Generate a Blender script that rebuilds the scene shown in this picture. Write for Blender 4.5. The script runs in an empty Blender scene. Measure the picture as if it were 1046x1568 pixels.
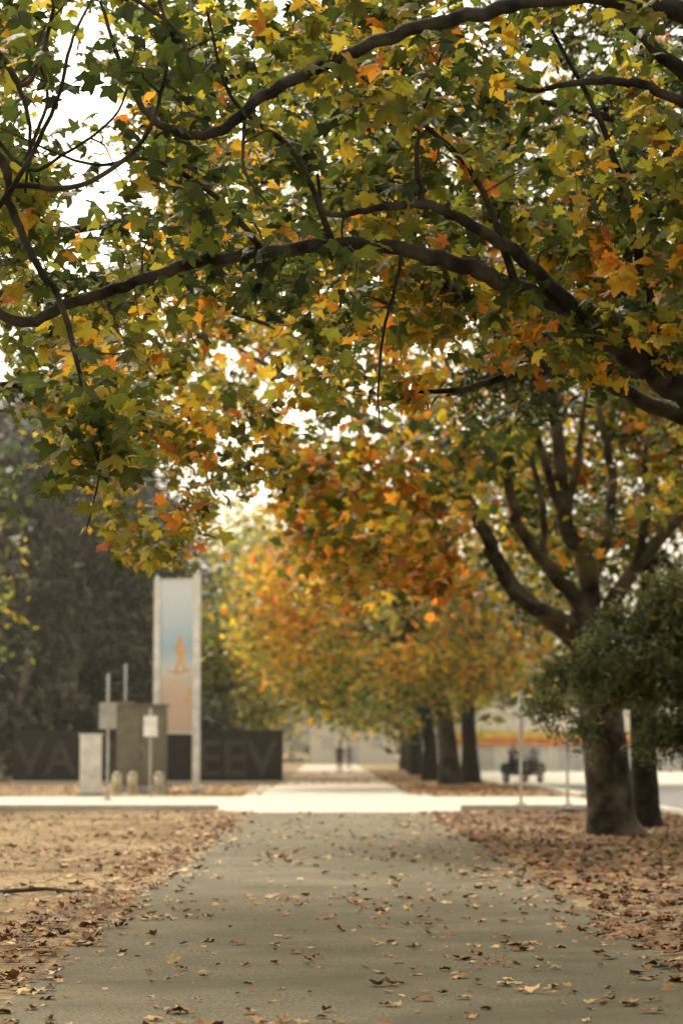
import bpy, bmesh, math, random
import numpy as np
from mathutils import Vector, Matrix, noise
random.seed(7); RNG=np.random.default_rng(7)
scene=bpy.context.scene
scene.view_settings.view_transform='Standard'
try: scene.view_settings.look='None'
except Exception: pass
scene.view_settings.exposure=0
COL=scene.collection

# ------------------------------------------------------------ materials
def newmat(name):
    m=bpy.data.materials.new(name); m.use_nodes=True
    nt=m.node_tree; b=nt.nodes['Principled BSDF']; return m,nt,b
def N(nt,t,**k):
    n=nt.nodes.new(t)
    for a,v in k.items(): setattr(n,a,v)
    return n
def noise_mat(name,c1,c2,scale=5,rough=.8,bump=.3,bscale=None,c3=None,s3=.3,bdist=.02,detail=6,lo=.35,hi=.65,spec=.3):
    m,nt,b=newmat(name); L=nt.links
    tc=N(nt,'ShaderNodeTexCoord')
    n1=N(nt,'ShaderNodeTexNoise'); n1.inputs['Scale'].default_value=scale; n1.inputs['Detail'].default_value=detail
    L.new(tc.outputs['Object'],n1.inputs['Vector'])
    r=N(nt,'ShaderNodeValToRGB'); r.color_ramp.elements[0].position=lo; r.color_ramp.elements[1].position=hi
    r.color_ramp.elements[0].color=(*c1,1); r.color_ramp.elements[1].color=(*c2,1)
    L.new(n1.outputs['Fac'],r.inputs['Fac']); out=r.outputs['Color']
    if c3:
        n2=N(nt,'ShaderNodeTexNoise'); n2.inputs['Scale'].default_value=s3; n2.inputs['Detail'].default_value=5
        L.new(tc.outputs['Object'],n2.inputs['Vector'])
        r2=N(nt,'ShaderNodeValToRGB'); r2.color_ramp.elements[0].position=.42; r2.color_ramp.elements[1].position=.62
        L.new(n2.outputs['Fac'],r2.inputs['Fac'])
        mx=N(nt,'ShaderNodeMixRGB'); L.new(r2.outputs['Color'],mx.inputs['Fac']); L.new(out,mx.inputs['Color1'])
        mx.inputs['Color2'].default_value=(*c3,1); out=mx.outputs['Color']
    L.new(out,b.inputs['Base Color'])
    b.inputs['Roughness'].default_value=rough
    b.inputs['Specular IOR Level'].default_value=spec
    if bump>0:
        n3=N(nt,'ShaderNodeTexNoise'); n3.inputs['Scale'].default_value=bscale or scale*2; n3.inputs['Detail'].default_value=5
        L.new(tc.outputs['Object'],n3.inputs['Vector'])
        bp=N(nt,'ShaderNodeBump'); bp.inputs['Strength'].default_value=bump; bp.inputs['Distance'].default_value=bdist
        L.new(n3.outputs['Fac'],bp.inputs['Height']); L.new(bp.outputs['Normal'],b.inputs['Normal'])
    return m
def plain(name,c,rough=.5,metal=0,var=.15,scale=3):
    return noise_mat(name,tuple(x*(1-var) for x in c),tuple(min(1,x*(1+var)) for x in c),scale=scale,rough=rough,bump=.05,bdist=.002)
def leaf_mat(name,trans=.45,rough=.45,gain=1.25):
    m,nt,b=newmat(name); L=nt.links
    a=N(nt,'ShaderNodeAttribute'); a.attribute_name='Col'
    L.new(a.outputs['Color'],b.inputs['Base Color']); b.inputs['Roughness'].default_value=rough
    b.inputs['Specular IOR Level'].default_value=.35
    if trans<=0: return m
    t=N(nt,'ShaderNodeBsdfTranslucent')
    mx=N(nt,'ShaderNodeMixRGB',blend_type='MULTIPLY'); mx.inputs['Fac'].default_value=1
    L.new(a.outputs['Color'],mx.inputs['Color1']); mx.inputs['Color2'].default_value=(gain*1.06,gain,gain*.64,1)
    L.new(mx.outputs['Color'],t.inputs['Color'])
    ms=N(nt,'ShaderNodeMixShader'); ms.inputs['Fac'].default_value=trans
    L.new(b.outputs[0],ms.inputs[1]); L.new(t.outputs[0],ms.inputs[2])
    L.new(ms.outputs[0],nt.nodes['Material Output'].inputs['Surface'])
    return m
M_leaf=leaf_mat('autumn_leaf',.54,.45,1.7)
M_leafd=leaf_mat('evergreen_leaf',.3,.5,1.2)
M_leaff=leaf_mat('distant_leaf',0,.6)
M_litter=leaf_mat('fallen_leaf',0,.7,1)
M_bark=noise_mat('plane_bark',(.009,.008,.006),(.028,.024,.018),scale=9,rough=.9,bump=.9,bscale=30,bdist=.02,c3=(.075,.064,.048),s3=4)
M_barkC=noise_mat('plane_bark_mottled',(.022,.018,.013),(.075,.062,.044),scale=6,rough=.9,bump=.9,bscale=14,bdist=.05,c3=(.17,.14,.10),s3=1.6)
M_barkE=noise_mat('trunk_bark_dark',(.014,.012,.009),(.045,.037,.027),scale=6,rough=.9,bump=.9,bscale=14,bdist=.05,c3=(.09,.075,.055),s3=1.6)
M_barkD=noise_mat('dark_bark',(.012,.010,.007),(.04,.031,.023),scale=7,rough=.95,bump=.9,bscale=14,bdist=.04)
M_barkG=noise_mat('gum_bark',(.2,.17,.13),(.4,.36,.29),scale=3,rough=.8,bump=.3)

# ------------------------------------------------------------ mesh helpers
def raw_mesh(name,V,F,mats,cols=None,smooth=False,parent=None,midx=None):
    me=bpy.data.meshes.new(name); V=np.asarray(V,dtype=np.float32); F=np.asarray(F,dtype=np.int32)
    m,k=F.shape
    me.vertices.add(len(V)); me.vertices.foreach_set('co',V.ravel())
    me.loops.add(m*k); me.loops.foreach_set('vertex_index',F.ravel())
    me.polygons.add(m); me.polygons.foreach_set('loop_start',np.arange(0,m*k,k,dtype=np.int32))
    try: me.polygons.foreach_set('loop_total',np.full(m,k,dtype=np.int32))
    except Exception: pass
    me.update(calc_edges=True)
    if cols is not None:
        a=me.color_attributes.new('Col','FLOAT_COLOR','POINT')
        c=np.ones((len(V),4),dtype=np.float32); c[:,:3]=cols; a.data.foreach_set('color',c.ravel())
    for mt in mats: me.materials.append(mt)
    if smooth: me.polygons.foreach_set('use_smooth',np.ones(m,dtype=bool))
    me.validate()
    o=bpy.data.objects.new(name,me); COL.objects.link(o)
    if parent: o.parent=parent
    return o
def empty(name,loc=(0,0,0)):
    e=bpy.data.objects.new(name,None); e.location=loc; e.empty_display_size=.3; COL.objects.link(e); return e

def catmull(P,R,n=6):
    P=np.array(P,float); R=np.array(R,float)
    if len(P)<3: 
        t=np.linspace(0,1,n+1)[:,None]; return P[0]*(1-t)+P[-1]*t, R[0]*(1-t[:,0])+R[-1]*t[:,0]
    Q=np.vstack([2*P[0]-P[1],P,2*P[-1]-P[-2]]); out=[];ro=[]
    for i in range(1,len(Q)-2):
        for j in range(n):
            t=j/n; a,b,c,d=Q[i-1],Q[i],Q[i+1],Q[i+2]
            out.append(.5*((2*b)+(-a+c)*t+(2*a-5*b+4*c-d)*t*t+(-a+3*b-3*c+d)*t**3)); ro.append(R[i-1]*(1-t)+R[i]*t)
    out.append(P[-1]); ro.append(R[-1]); return np.array(out),np.array(ro)

class Tubes:
    def __init__(s): s.V=[];s.F=[];s.n=0
    def add(s,P,R,sides=6,lump=0):
        P=np.asarray(P,float);R=np.asarray(R,float);k=len(P)
        T=np.gradient(P,axis=0); T/=np.linalg.norm(T,axis=1)[:,None]+1e-9
        ref=np.array([0.,0,1]) if abs(T[:,2]).mean()<.8 else np.array([1.,0,0])
        A=np.cross(T,ref); A/=np.linalg.norm(A,axis=1)[:,None]+1e-9; B=np.cross(T,A)
        th=np.linspace(0,2*np.pi,sides,endpoint=False)
        rr=R[:,None]*np.ones((k,sides))
        if lump: rr=rr*(1+lump*RNG.normal(0,1,(k,sides))*.5+lump*np.sin(th*3+1)[None])
        V=P[:,None,:]+rr[...,None]*(np.cos(th)[None,:,None]*A[:,None,:]+np.sin(th)[None,:,None]*B[:,None,:])
        idx=np.arange(k*sides).reshape(k,sides)+s.n
        a=idx[:-1];b=np.roll(a,-1,1);d=idx[1:];c=np.roll(d,-1,1)
        s.F.append(np.stack([a,b,c,d],-1).reshape(-1,4)); s.V.append(V.reshape(-1,3)); s.n+=k*sides
    def obj(s,name,mat,parent): return raw_mesh(name,np.vstack(s.V),np.vstack(s.F),[mat],smooth=True,parent=parent)

def polar(l): return np.array([(r*math.cos(math.radians(a)),r*math.sin(math.radians(a))) for a,r in l])
_h=[(300,.52),(318,.72),(330,.86),(345,.62),(358,.74),(12,.92),(24,1.08),(38,.74),(50,.62),(64,.78),(76,.95)]
MAPLE=polar([(270,.32)]+_h+[(90,1.22)]+[(180-a if a<=180 else 540-a,r) for a,r in reversed(_h)])
SIMPLE=polar([(270,.5),(325,.8),(350,.6),(22,1.0),(52,.65),(90,1.15),(128,.65),(158,1.0),(190,.6),(215,.8)])
QUAD=polar([(270,.9),(10,.55),(90,1.0),(180,.5)])
SLIM=polar([(270,1.),(0,.3),(90,1.1),(180,.3)])
def leaves(name,pos,nrm,tip,size,col,shape,curl,mat,parent):
    n=len(pos); nrm=nrm/np.linalg.norm(nrm,axis=1)[:,None]
    x=np.cross(tip,nrm); x/=np.linalg.norm(x,axis=1)[:,None]+1e-9; y=np.cross(nrm,x)
    cu=np.broadcast_to(curl,(n,))
    if len(shape)==4:
        S=shape; k=4
    else:
        S=np.vstack([shape,[[0,0]]]); k=len(shape)
    r2=(S**2).sum(1); m=len(S)
    asp=RNG.uniform(.75,1.08,(n,1)); sk=RNG.normal(0,.15,(n,1))
    z=-(cu[:,None]*(r2[None]*(.6)+ .5*np.abs(S[:,0])[None]))
    z=z+RNG.normal(0,.07,(n,m))
    sx=S[None,:,0]*asp+sk*S[None,:,1]*np.abs(S[None,:,1]); sy=S[None,:,1]+0*asp
    V=pos[:,None]+size[:,None,None]*(sx[...,None]*x[:,None]+sy[...,None]*y[:,None]+z[...,None]*nrm[:,None])
    base=(np.arange(n)*m)[:,None]
    if k==4: T=np.array([[0,1,2],[0,2,3]])
    else:
        i=np.arange(k); T=np.stack([i,(i+1)%k,np.full(k,k)],-1)
    F=(base[:,:,None]+T[None]).reshape(-1,3)
    C=np.repeat(col[:,None,:],m,1)
    C[:,:k]*=RNG.uniform(.8,1.08,(n,k,1))
    return raw_mesh(name,V.reshape(-1,3),F,[mat],cols=C.reshape(-1,3),parent=parent)

RAMP_T=[0,.22,.42,.56,.68,.80,.90,1.0]
RAMP_C=np.array([(.030,.048,.018),(.062,.088,.026),(.128,.147,.032),(.26,.24,.040),(.47,.34,.045),(.53,.265,.038),(.49,.16,.030),(.25,.10,.032)])
def ramp(u,C=RAMP_C,T=RAMP_T): return np.stack([np.interp(u,T,C[:,i]) for i in range(3)],-1)
def nz(p,f,o=0): return noise.noise(Vector((p[0]*f+o,p[1]*f+o*.7,p[2]*f-o)))

def make_tree(name,limbs,vols,bark,leafmat,shape,lsize,nleaf,spread,bias,sides=6,gapf=.9,gapt=-.25,holes=(),keep=None,
              curl=.35,ramp_c=RAMP_C,twig=.006,seed=1,cvar=.18,valj=.22,up=.8):
    rng=np.random.default_rng(seed); par=empty(name)
    tb=Tubes(); nodes=[];nr=[]
    for li,(P,R,sd) in enumerate(limbs):
        C,rr=catmull(P,R,7)
        jit=rng.normal(0,1,(len(C)-2,3))
        if li>0: C[1:-1]+=jit*np.minimum(rr[1:-1,None],.09)*.18
        tb.add(C,rr,sd,lump=.025 if li==0 else .05); nodes+=list(C); nr+=list(rr)
    seeds=[]
    inhole=lambda p:any((((p-np.array(hc))/np.array(hr))**2).sum()<1 for hc,hr in holes)
    for (c,r,cnt) in vols:
        c=np.array(c);r=np.array(r);got=0;tries=0
        while got<cnt and tries<cnt*30:
            tries+=1; q=rng.uniform(-1,1,3)
            d=(np.abs(q)**2.6).sum()
            if d>1: continue
            p=c+q*r
            if nz(p,gapf,seed*3.1)<gapt: continue
            if inhole(p): continue
            if keep and not keep(p): continue
            seeds.append(p); got+=1
    seeds=np.array(seeds)
    NA=np.array(nodes); d0=np.array([np.min(((NA-s)**2).sum(1)) for s in seeds])
    order=np.argsort(d0); cap=len(nodes)+len(seeds)*4+10
    NB=np.zeros((cap,3)); NR=np.zeros(cap); k=len(nodes); NB[:k]=NA; NR[:k]=nr
    LP=[];LC=[]
    for si in order:
        s=seeds[si]
        dd=((NB[:k]-s)**2).sum(1)+ (NB[:k,2]<1.9)*50
        j=int(np.argmin(dd)); a=NB[j]; L=math.sqrt(((a-s)**2).sum())
        if L<1e-3: continue
        m1=a*.66+s*.34+rng.normal(0,.09,3)*L+np.array([0,0,.05*L]); m2=a*.33+s*.67+rng.normal(0,.08,3)*L+np.array([0,0,.08*L])
        end=s+np.array([0,0,-.05*L])
        r0=min(NR[j]*.75,twig*1.1+.006*L*twig/.006); r0=max(r0,twig*.6)
        C,rr=catmull([a,m1,m2,end],[r0,r0*.8,r0*.65,twig*.45],3)
        tb.add(C,rr,sides)
        for q in (3,6,9):
            NB[k]=C[q];NR[k]=rr[q];k+=1
        n=max(3,int(nleaf*rng.uniform(.45,1.55)))
        t=rng.beta(2.6,1.0,n); ii=np.clip((t*(len(C)-1)).astype(int),0,len(C)-1)
        pp=C[ii]+rng.normal(0,1,(n,3))*spread*np.array([1,1,.75])
        u=nz(s,.55,seed)*.42+nz(s,1.7,seed+5)*.25+bias(s)+rng.normal(0,cvar*.5)
        uu=u+rng.normal(0,cvar,n)
        cc=ramp(np.clip(uu,0,1),ramp_c)*np.clip(rng.normal(1,valj,(n,1)),.45,1.6)
        if holes:
            kk=np.array([not inhole(p) for p in pp]); pp=pp[kk]; cc=cc[kk]
        LP.append(pp); LC.append(cc)
    tb.obj('trunk_and_branches',bark,par)
    LP=np.vstack(LP);LC=np.vstack(LC);n=len(LP)
    nrm=rng.normal(0,.55,(n,3))+np.array([0,0,up]); tip=rng.normal(0,1,(n,3))+np.array([0,0,-.7])
    leaves('foliage',LP,nrm,tip,lsize*np.clip(rng.normal(1,.28,n),.4,1.6),LC,shape,rng.uniform(-.1,curl*2,n),leafmat,par)
    return par

def mass(name,vols,mat,lsize,ramp_c,bias=.3,seed=1,trunks=(),bark=None,shape=QUAD,gapf=.25,gapt=-.2,cvar=.15,keep=None,clump=.7,per=14,vert=.55):
    rng=np.random.default_rng(seed); par=empty(name)
    LP=[];LC=[];ce=[]
    for c,r,cnt in vols:
        c=np.array(c);r=np.array(r);g=0;tr=0
        while g<cnt and tr<cnt*20:
            tr+=1; q=rng.uniform(-1,1,3)
            if (q**2).sum()>1 or (q**2).sum()<.12: continue
            p=c+q*r
            if nz(p,gapf,seed)<gapt: continue
            if keep and not keep(p): continue
            ce.append(p);g+=1
    for p in ce:
        n=int(per*rng.uniform(.5,1.5))+1
        LP.append(p+rng.normal(0,1,(n,3))*clump*np.array([1,1,vert]))
        b=bias(p) if callable(bias) else bias
        u=nz(p,.25,seed)*.5+nz(p,.8,seed+4)*.3+b
        LC.append(ramp(np.clip(u+rng.normal(0,cvar,n),0,1),ramp_c)*np.clip(rng.normal(1,.2,(n,1)),.5,1.5))
    tb=Tubes(); CE=np.array(ce)
    for P,R in trunks:
        C,rr=catmull(P,R,5); tb.add(C,rr,9,lump=.04)
        top=C[-1]
        d=np.linalg.norm(CE-top,axis=1); near=np.where(d<9)[0]
        for q in rng.choice(near,min(26,len(near)),replace=False) if len(near) else []:
            a=C[int(rng.integers(len(C)*6//10,len(C)))]; s=CE[q]; L=np.linalg.norm(s-a)
            X,y=catmull([a,(a*2+s)/3+rng.normal(0,.07,3)*L+[0,0,.1*L],(a+2*s)/3+rng.normal(0,.06,3)*L+[0,0,.08*L],s],[rr[-1]*.6,rr[-1]*.42,rr[-1]*.28,.02],4)
            tb.add(X,y,5)
    if trunks: tb.obj('trunk_and_branches',bark,par)
    LP=np.vstack(LP);LC=np.vstack(LC);n=len(LP)
    LP[:,2]=np.maximum(LP[:,2],.15)
    nrm=rng.normal(0,.6,(n,3))+np.array([0,0,.6]); tip=rng.normal(0,1,(n,3))+np.array([0,0,-.6])
    leaves('foliage',LP,nrm,tip,lsize*np.clip(rng.normal(1,.3,n),.4,1.7),LC,shape,rng.uniform(0,.5,n),mat,par)
    return par

# ------------------------------------------------------------ trees (metres; path runs along +Y)
A=[
 ([(5.3,18.2,-.1),(5.25,18.1,1.2),(5.2,18,2.6),(5.1,17.9,3.4),(4.9,17.5,4.6),(4.4,17,6),(4.2,17,8)],[.42,.34,.32,.28,.22,.14,.06],14),
 ([(5.2,18,2.7),(3.9,17.5,3.4),(2.6,17,3.95),(2.18,16.8,4.2),(1.69,16.5,4.5),(1.27,16.2,4.62),(.86,16,4.74),(.43,15.8,4.80),(.04,15.7,4.80),(-.42,15.5,4.71),(-.83,15.4,4.62),(-1.24,15.3,4.47),(-1.64,15.2,4.31),(-1.93,15.1,4.18),(-2.3,15,4.36),(-3.2,15,4.9)],
  [.2,.15,.105,.09,.07,.062,.056,.05,.046,.042,.04,.037,.035,.034,.026,.01],12),
 ([(1.95,16.6,4.33),(1.44,16.2,4.71),(1.16,15.9,4.87),(.84,15.6,4.97),(.62,15.4,5.01),(.29,15.2,4.93),(0,15.2,4.9),(-.06,15.2,5.16)],[.055,.047,.042,.036,.032,.023,.018,.01],9),
 ([(.62,15.4,5.01),(.58,15.3,5.3),(.64,15.2,5.65),(.8,15.2,6.1)],[.022,.016,.012,.008],7),
 ([(5.0,17.7,4.2),(3.6,16.5,5.7),(2.3,15.2,6.2),(1.4,14.6,6.12),(.86,14.5,5.98),(.55,14.5,5.9),(.08,14.5,5.72),(-.39,14.5,5.47),(-.66,14.5,5.25),(-.98,14.5,5.27),(-1.21,14.5,5.55),(-1.4,14.6,6.1)],[.14,.1,.07,.05,.044,.042,.04,.037,.033,.025,.017,.01],10),
 ([(4.7,17.4,5.0),(3.2,16.8,5.8),(2.36,16,6.1),(1.9,15.8,6.45),(1.0,15.6,7)],[.12,.07,.05,.03,.015],8),
 ([(4.8,17.4,4.6),(3.1,16.6,5.6),(2.3,16,5.9),(1.95,15.9,5.97),(1.63,15.8,5.92),(1.3,15.7,5.86),(.9,15.6,6.1)],[.08,.05,.035,.03,.022,.016,.008],8),
 ([(5.15,18,3.2),(4.1,19,3.9),(2.95,20,4.25),(2.27,20,4.58),(1.89,20,4.69),(1.51,19.9,4.58),(1.08,19.8,4.44),(.65,19.7,4.42)],[.15,.11,.075,.06,.05,.038,.026,.012],10),
 ([(.5,15.8,4.78),(.47,15.8,4.6),(.38,15.8,4.25),(.34,15.8,3.83),(.36,15.8,3.57)],[.016,.014,.011,.008,.004],6),
 ([(-.4,15.5,4.7),(-.7,15.2,5.0),(-1.1,15,5.2),(-1.5,14.9,5.15),(-2.1,14.9,5.4)],[.022,.018,.014,.01,.006],6),
 ([(1.3,16.2,4.6),(1.0,15.9,5.3),(.5,15.6,5.7),(-.1,15.4,6.1)],[.03,.022,.016,.01],7),
 ([(2.4,16.9,4.1),(2.1,16.3,5.0),(1.9,16,5.6),(1.5,15.8,6.3)],[.05,.03,.02,.012],8),
 ([(.04,15.7,4.82),(-.2,15.3,5.3),(-.6,15,5.6),(-.75,14.8,6.1)],[.024,.018,.013,.008],7),
 ([(-.5,14.5,5.4),(-.5,14.4,5.0),(-.35,14.3,4.75)],[.014,.01,.006],6),
]
def biasA(p): return .35+.16*max(0,min(1,(5.4-p[2])/1.5))-.04*(p[0]>1.6)-.05*(p[0]<-1.5)
def keepA(p):
    if p[1]<15 and noise.noise(Vector((p[0]*1.3,p[2]*1.3,p[1])))<.08: return False
    return p[2]>4.2-(.35 if p[0]>1 else 0)-(.25 if p[0]<-1.5 else 0)
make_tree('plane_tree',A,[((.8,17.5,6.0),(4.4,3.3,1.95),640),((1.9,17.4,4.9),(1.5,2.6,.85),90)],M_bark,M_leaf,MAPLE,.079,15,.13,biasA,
   holes=[((-1.65,17.5,5.75),(.42,5,.5)),((-1.45,15,5.15),(.32,1.5,.34)),((.3,16,4.0),(2.2,6,.3)),((-2.1,20,6.6),(.5,2,.6))],keep=keepA,gapt=-.08,gapf=1.0,seed=3)

B=[
 ([(-6.0,23,-.1),(-5.9,23,1.5),(-5.8,23,3),(-5.6,23,4.2),(-5.2,23,6),(-5,23,9)],[.45,.36,.32,.28,.18,.07],14),
 ([(-5.7,22.9,3.4),(-4.6,19.5,4.6),(-3.2,16,5.0),(-2.4,14.6,5.2),(-1.95,14.2,5.0),(-1.88,14.2,4.7),(-1.72,14.3,4.35),(-1.62,14.4,4.22),(-1.52,14.5,3.87),(-1.45,14.5,3.47),(-1.37,14.5,3.16),(-1.45,14.5,2.77)],[.16,.12,.07,.045,.03,.026,.022,.02,.016,.011,.007,.004],8),
 ([(-2.4,14.6,5.2),(-2.0,14,5.6),(-1.75,13.8,5.35),(-1.6,13.8,5.8),(-1.65,13.8,6.2)],[.03,.022,.016,.012,.008],7),
 ([(-1.9,14.2,4.85),(-1.45,14,4.8),(-1.1,14,5.05),(-.98,14,5.35),(-.94,14,5.7),(-1.05,14,6.1)],[.02,.017,.014,.012,.01,.006],7),
 ([(-3.2,16,5.0),(-2.6,14.8,5.9),(-1.9,14,6.1),(-1.3,14,6.0),(-.9,14,5.75),(-.8,14,5.5)],[.04,.03,.022,.016,.012,.006],7),
 ([(-2.1,14.3,5.3),(-1.8,14.2,4.95),(-1.55,14.2,5.05),(-1.25,14.2,5.3),(-1.15,14.2,5.7)],[.016,.013,.01,.008,.005],6),
 ([(-2.2,14.3,4.6),(-1.9,14.1,4.75),(-1.6,14.0,5.3),(-1.5,14,5.7),(-1.3,14,6.1)],[.024,.018,.013,.01,.006],7),
 ([(-2.2,14.4,5.9),(-1.9,14.2,5.55),(-1.78,14.2,5.2),(-1.8,14.2,4.8)],[.022,.017,.012,.008],7),
 ([(-1.8,14.2,5.0),(-1.66,14.1,5.35),(-1.72,14.1,5.7),(-1.5,14.1,6.0)],[.014,.011,.008,.006],6),
 ([(-1.5,14.5,3.7),(-1.35,14.5,3.45),(-1.3,14.5,3.1)],[.008,.006,.003],5),
 ([(-5.6,23,4.2),(-4.2,23.5,5.4),(-3,24,6.1),(-1.8,24.5,6.2),(-.6,25,5.9)],[.16,.1,.07,.045,.02],9),
 ([(-5.7,23,3.6),(-4.4,23.5,4.7),(-3.2,24,5.1),(-2.2,24.3,4.9),(-1.4,24.5,4.4)],[.12,.08,.055,.035,.015],9),
 ([(-5.4,23,5),(-4.2,25.5,6.6),(-2.6,27,7.4),(-1,28,7.8)],[.12,.08,.05,.02],8),
]
def keepB(p):
    if p[1]<17: return p[2]>(4.4 if p[0]>-1.2 else 3.9)
    k=p[1]/25
    x=p[0]/k
    return (p[2]-1.5)/k>1.75+ (1.5*abs(x+2.0) if x<-2 else .75*abs(x+2.0))
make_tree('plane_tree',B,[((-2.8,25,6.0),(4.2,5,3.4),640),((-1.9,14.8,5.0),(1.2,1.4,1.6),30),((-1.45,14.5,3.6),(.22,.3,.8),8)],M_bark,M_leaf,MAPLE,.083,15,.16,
   lambda p:.43+.17*max(0,min(1,(5.2-p[2])/1.5))-.10*(p[1]<17),holes=[((-2.4,24,7.5),(.66,5,.75)),((-2.75,28,8.3),(.8,3.5,.85)),((-1.5,15,5.2),(.3,1.2,.32)),((-.6,26,5.2),(.5,8,.55))],keep=lambda p:keepB(p) or (p[1]<15.2 and p[2]<4.4 and abs(p[0]+1.45)<.3),gapt=-.06,gapf=.8,seed=5)

Cc=[
 ([(5.0,42,-.15),(4.93,42,.12),(4.89,42,.5),(4.82,42,1.5),(4.7,42,2.4),(4.56,42,3.3),(4.5,42,3.9)],[.58,.47,.41,.38,.37,.36,.28],22),
 ([(4.62,42,3.0),(4.2,41.8,3.45),(3.4,41.5,4.05),(2.9,41,4.7),(2.5,40.8,5.5),(1.93,40.3,6.2),(1.13,39.8,6.65),(.23,39,7.0),(-.8,38,7.45),(-1.6,37.6,7.9)],[.24,.18,.145,.125,.115,.10,.085,.065,.045,.02],12),
 ([(2.75,41,4.9),(2.95,40.9,4.45),(3.35,41,3.95),(4.0,41.5,3.75),(4.4,42,3.5)],[.08,.10,.11,.12,.13],10),
 ([(4.55,42,3.3),(4.42,41.8,3.9),(3.74,41.5,4.7),(3.3,41.2,5.3),(3.06,41,6.1),(2.4,40.6,7.2),(1.8,40,8.4)],[.18,.15,.12,.1,.085,.06,.03],11),
 ([(4.52,42,3.5),(4.54,42,4.6),(4.14,42,5.5),(4.08,42,6.5),(3.97,42,7.7),(3.6,42,9.5),(3.4,42,12)],[.22,.17,.14,.125,.10,.07,.03],12),
 ([(4.55,42,3.7),(4.6,42.2,4.3),(5.0,42.6,5.4),(5.1,43,6.5),(4.9,43,7.7),(5.2,43,10)],[.16,.13,.10,.08,.06,.03],10),
 ([(4.6,42,3.2),(4.76,41.8,3.6),(5.33,41.5,4.6),(6.2,41,5.6),(7.5,40.5,7),(8.6,40,8)],[.2,.16,.12,.09,.07,.03],10),
 ([(2.2,40.5,5.9),(1.6,39.5,5.7),(.9,38.5,5.6),(.2,37.5,5.3)],[.06,.05,.035,.015],8),
 ([(4.1,42,5.6),(3.5,40,6.6),(2.9,38,7.2),(2,36,7.4)],[.09,.07,.05,.02],8),
 ([(4.14,42,5.5),(4.35,41.8,6.3),(4.45,41.6,7.2),(4.6,41.5,8.5)],[.08,.07,.05,.03],8),
 ([(3.74,41.5,4.7),(3.7,41.2,5.6),(3.5,41,6.4),(3.4,41,7.4)],[.07,.06,.045,.025],8),
 ([(5.3,41.5,4.6),(5.5,41.2,5.6),(5.45,41,6.6),(5.8,41,7.8)],[.08,.065,.05,.025],8),
]
def keepC(p):
    k=p[1]/41; x=p[0]/k; h=(p[2]-1.5)/k
    if x<-.2: b=4.3-(x+1.1)*1.6 if x>-1.3 else 4.9
    elif x<3: b=2.6
    else: b=2.6+(x-3)*.25
    return h>b
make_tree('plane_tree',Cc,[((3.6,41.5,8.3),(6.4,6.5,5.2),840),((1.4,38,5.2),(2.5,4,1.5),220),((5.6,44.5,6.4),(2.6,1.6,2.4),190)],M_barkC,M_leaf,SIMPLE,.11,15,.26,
   lambda p:.45+.29*max(0,min(1,(6.1-p[2])/2.0))*(1 if p[0]<3.2 else .3)-.02*(p[0]>3.5),sides=4,
   holes=[((3.5,37.4,4.7),(1.2,5.2,1.6)),((4.3,38,6.4),(.75,4.4,1.3)),((4.6,38,3.6),(1.2,6,1.2)),((-.4,40,7.6),(.85,9,.7)),((.6,40,8.6),(.55,9,.5))],keep=keepC,gapt=-.05,gapf=.55,twig=.013,seed=9,cvar=.2)

DG=np.array([(.016,.026,.013),(.028,.043,.018),(.045,.066,.025),(.072,.092,.032),(.115,.125,.04),(.17,.16,.045),(.26,.2,.045),(.32,.23,.05)])
G=[
 ([(8,30,-.1),(8,30,2),(7.9,30,5),(7.8,30,9),(7.8,30,13)],[.4,.32,.26,.16,.05],12),
 ([(7.9,30,4.6),(6,29.5,5.4),(4,29,6.0),(2.5,28.5,5.9),(1.4,28,5.6)],[.16,.12,.09,.05,.02],9),
 ([(7.9,30,6),(6,28,7.5),(4,27,8.4),(2,26.5,8.8)],[.14,.1,.07,.03],8),
 ([(7.9,30,7),(6,31,8.8),(4,31,10),(2,31,11)],[.14,.1,.07,.03],8),
]
make_tree('evergreen_tree',G,[((5.2,29,8.6),(4.4,4,3.4),620),((3.2,28.5,6.2),(2.0,2.2,.8),115)],M_barkD,M_leafd,SLIM,.085,32,.2,lambda p:.36,sides=4,
   gapt=-.02,gapf=.6,twig=.01,seed=12,ramp_c=DG,cvar=.2,up=.4)
G2=[([(10.2,57,-.1),(10.1,57,2),(9.8,57,5),(9.4,57,9),(9.2,57,13)],[.45,.36,.3,.2,.06],12),
 ([(9.9,57,4),(8.2,56,5.5),(6.5,55,6.4),(4.5,55,7)],[.2,.15,.1,.04],8),([(9.6,57,6),(8,57,8),(6,57,9.5),(4.5,57,10.5)],[.18,.13,.08,.03],8)]
make_tree('evergreen_tree',G2,[((8.0,57,8.4),(5.4,4,5.0),640)],M_barkD,M_leafd,QUAD,.12,22,.38,lambda p:.46,sides=4,
   gapt=-.15,gapf=.35,twig=.02,seed=16,ramp_c=DG*1.2,cvar=.25,up=.5,keep=lambda p:p[2]>4.4)
H=[
 ([(6.05,46,-.1),(6.03,46,.4),(6.0,46,1.6),(5.95,45.8,3),(6.1,45.5,5)],[.36,.27,.24,.22,.14],12),
 ([(5.95,45.8,2.8),(5.9,43,3.7),(5.7,41,3.9),(5.1,39.8,3.5),(4.3,39.3,2.85),(3.6,39.1,2.5)],[.14,.1,.07,.05,.03,.012],8),
 ([(5.95,45.8,2.4),(6,42,3.3),(5.6,40,3.2),(4.9,39.2,2.5),(4.3,39,1.9)],[.1,.08,.05,.03,.012],8),
 ([(5.95,45.8,2.6),(6.6,42,3.6),(6.6,40,3.4),(6.1,39,2.4),(5.7,38.8,1.6)],[.1,.08,.05,.03,.012],8),
 ([(6,45.5,4),(7.5,43,5.5),(8,41,6)],[.12,.08,.03],8),
]
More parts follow.
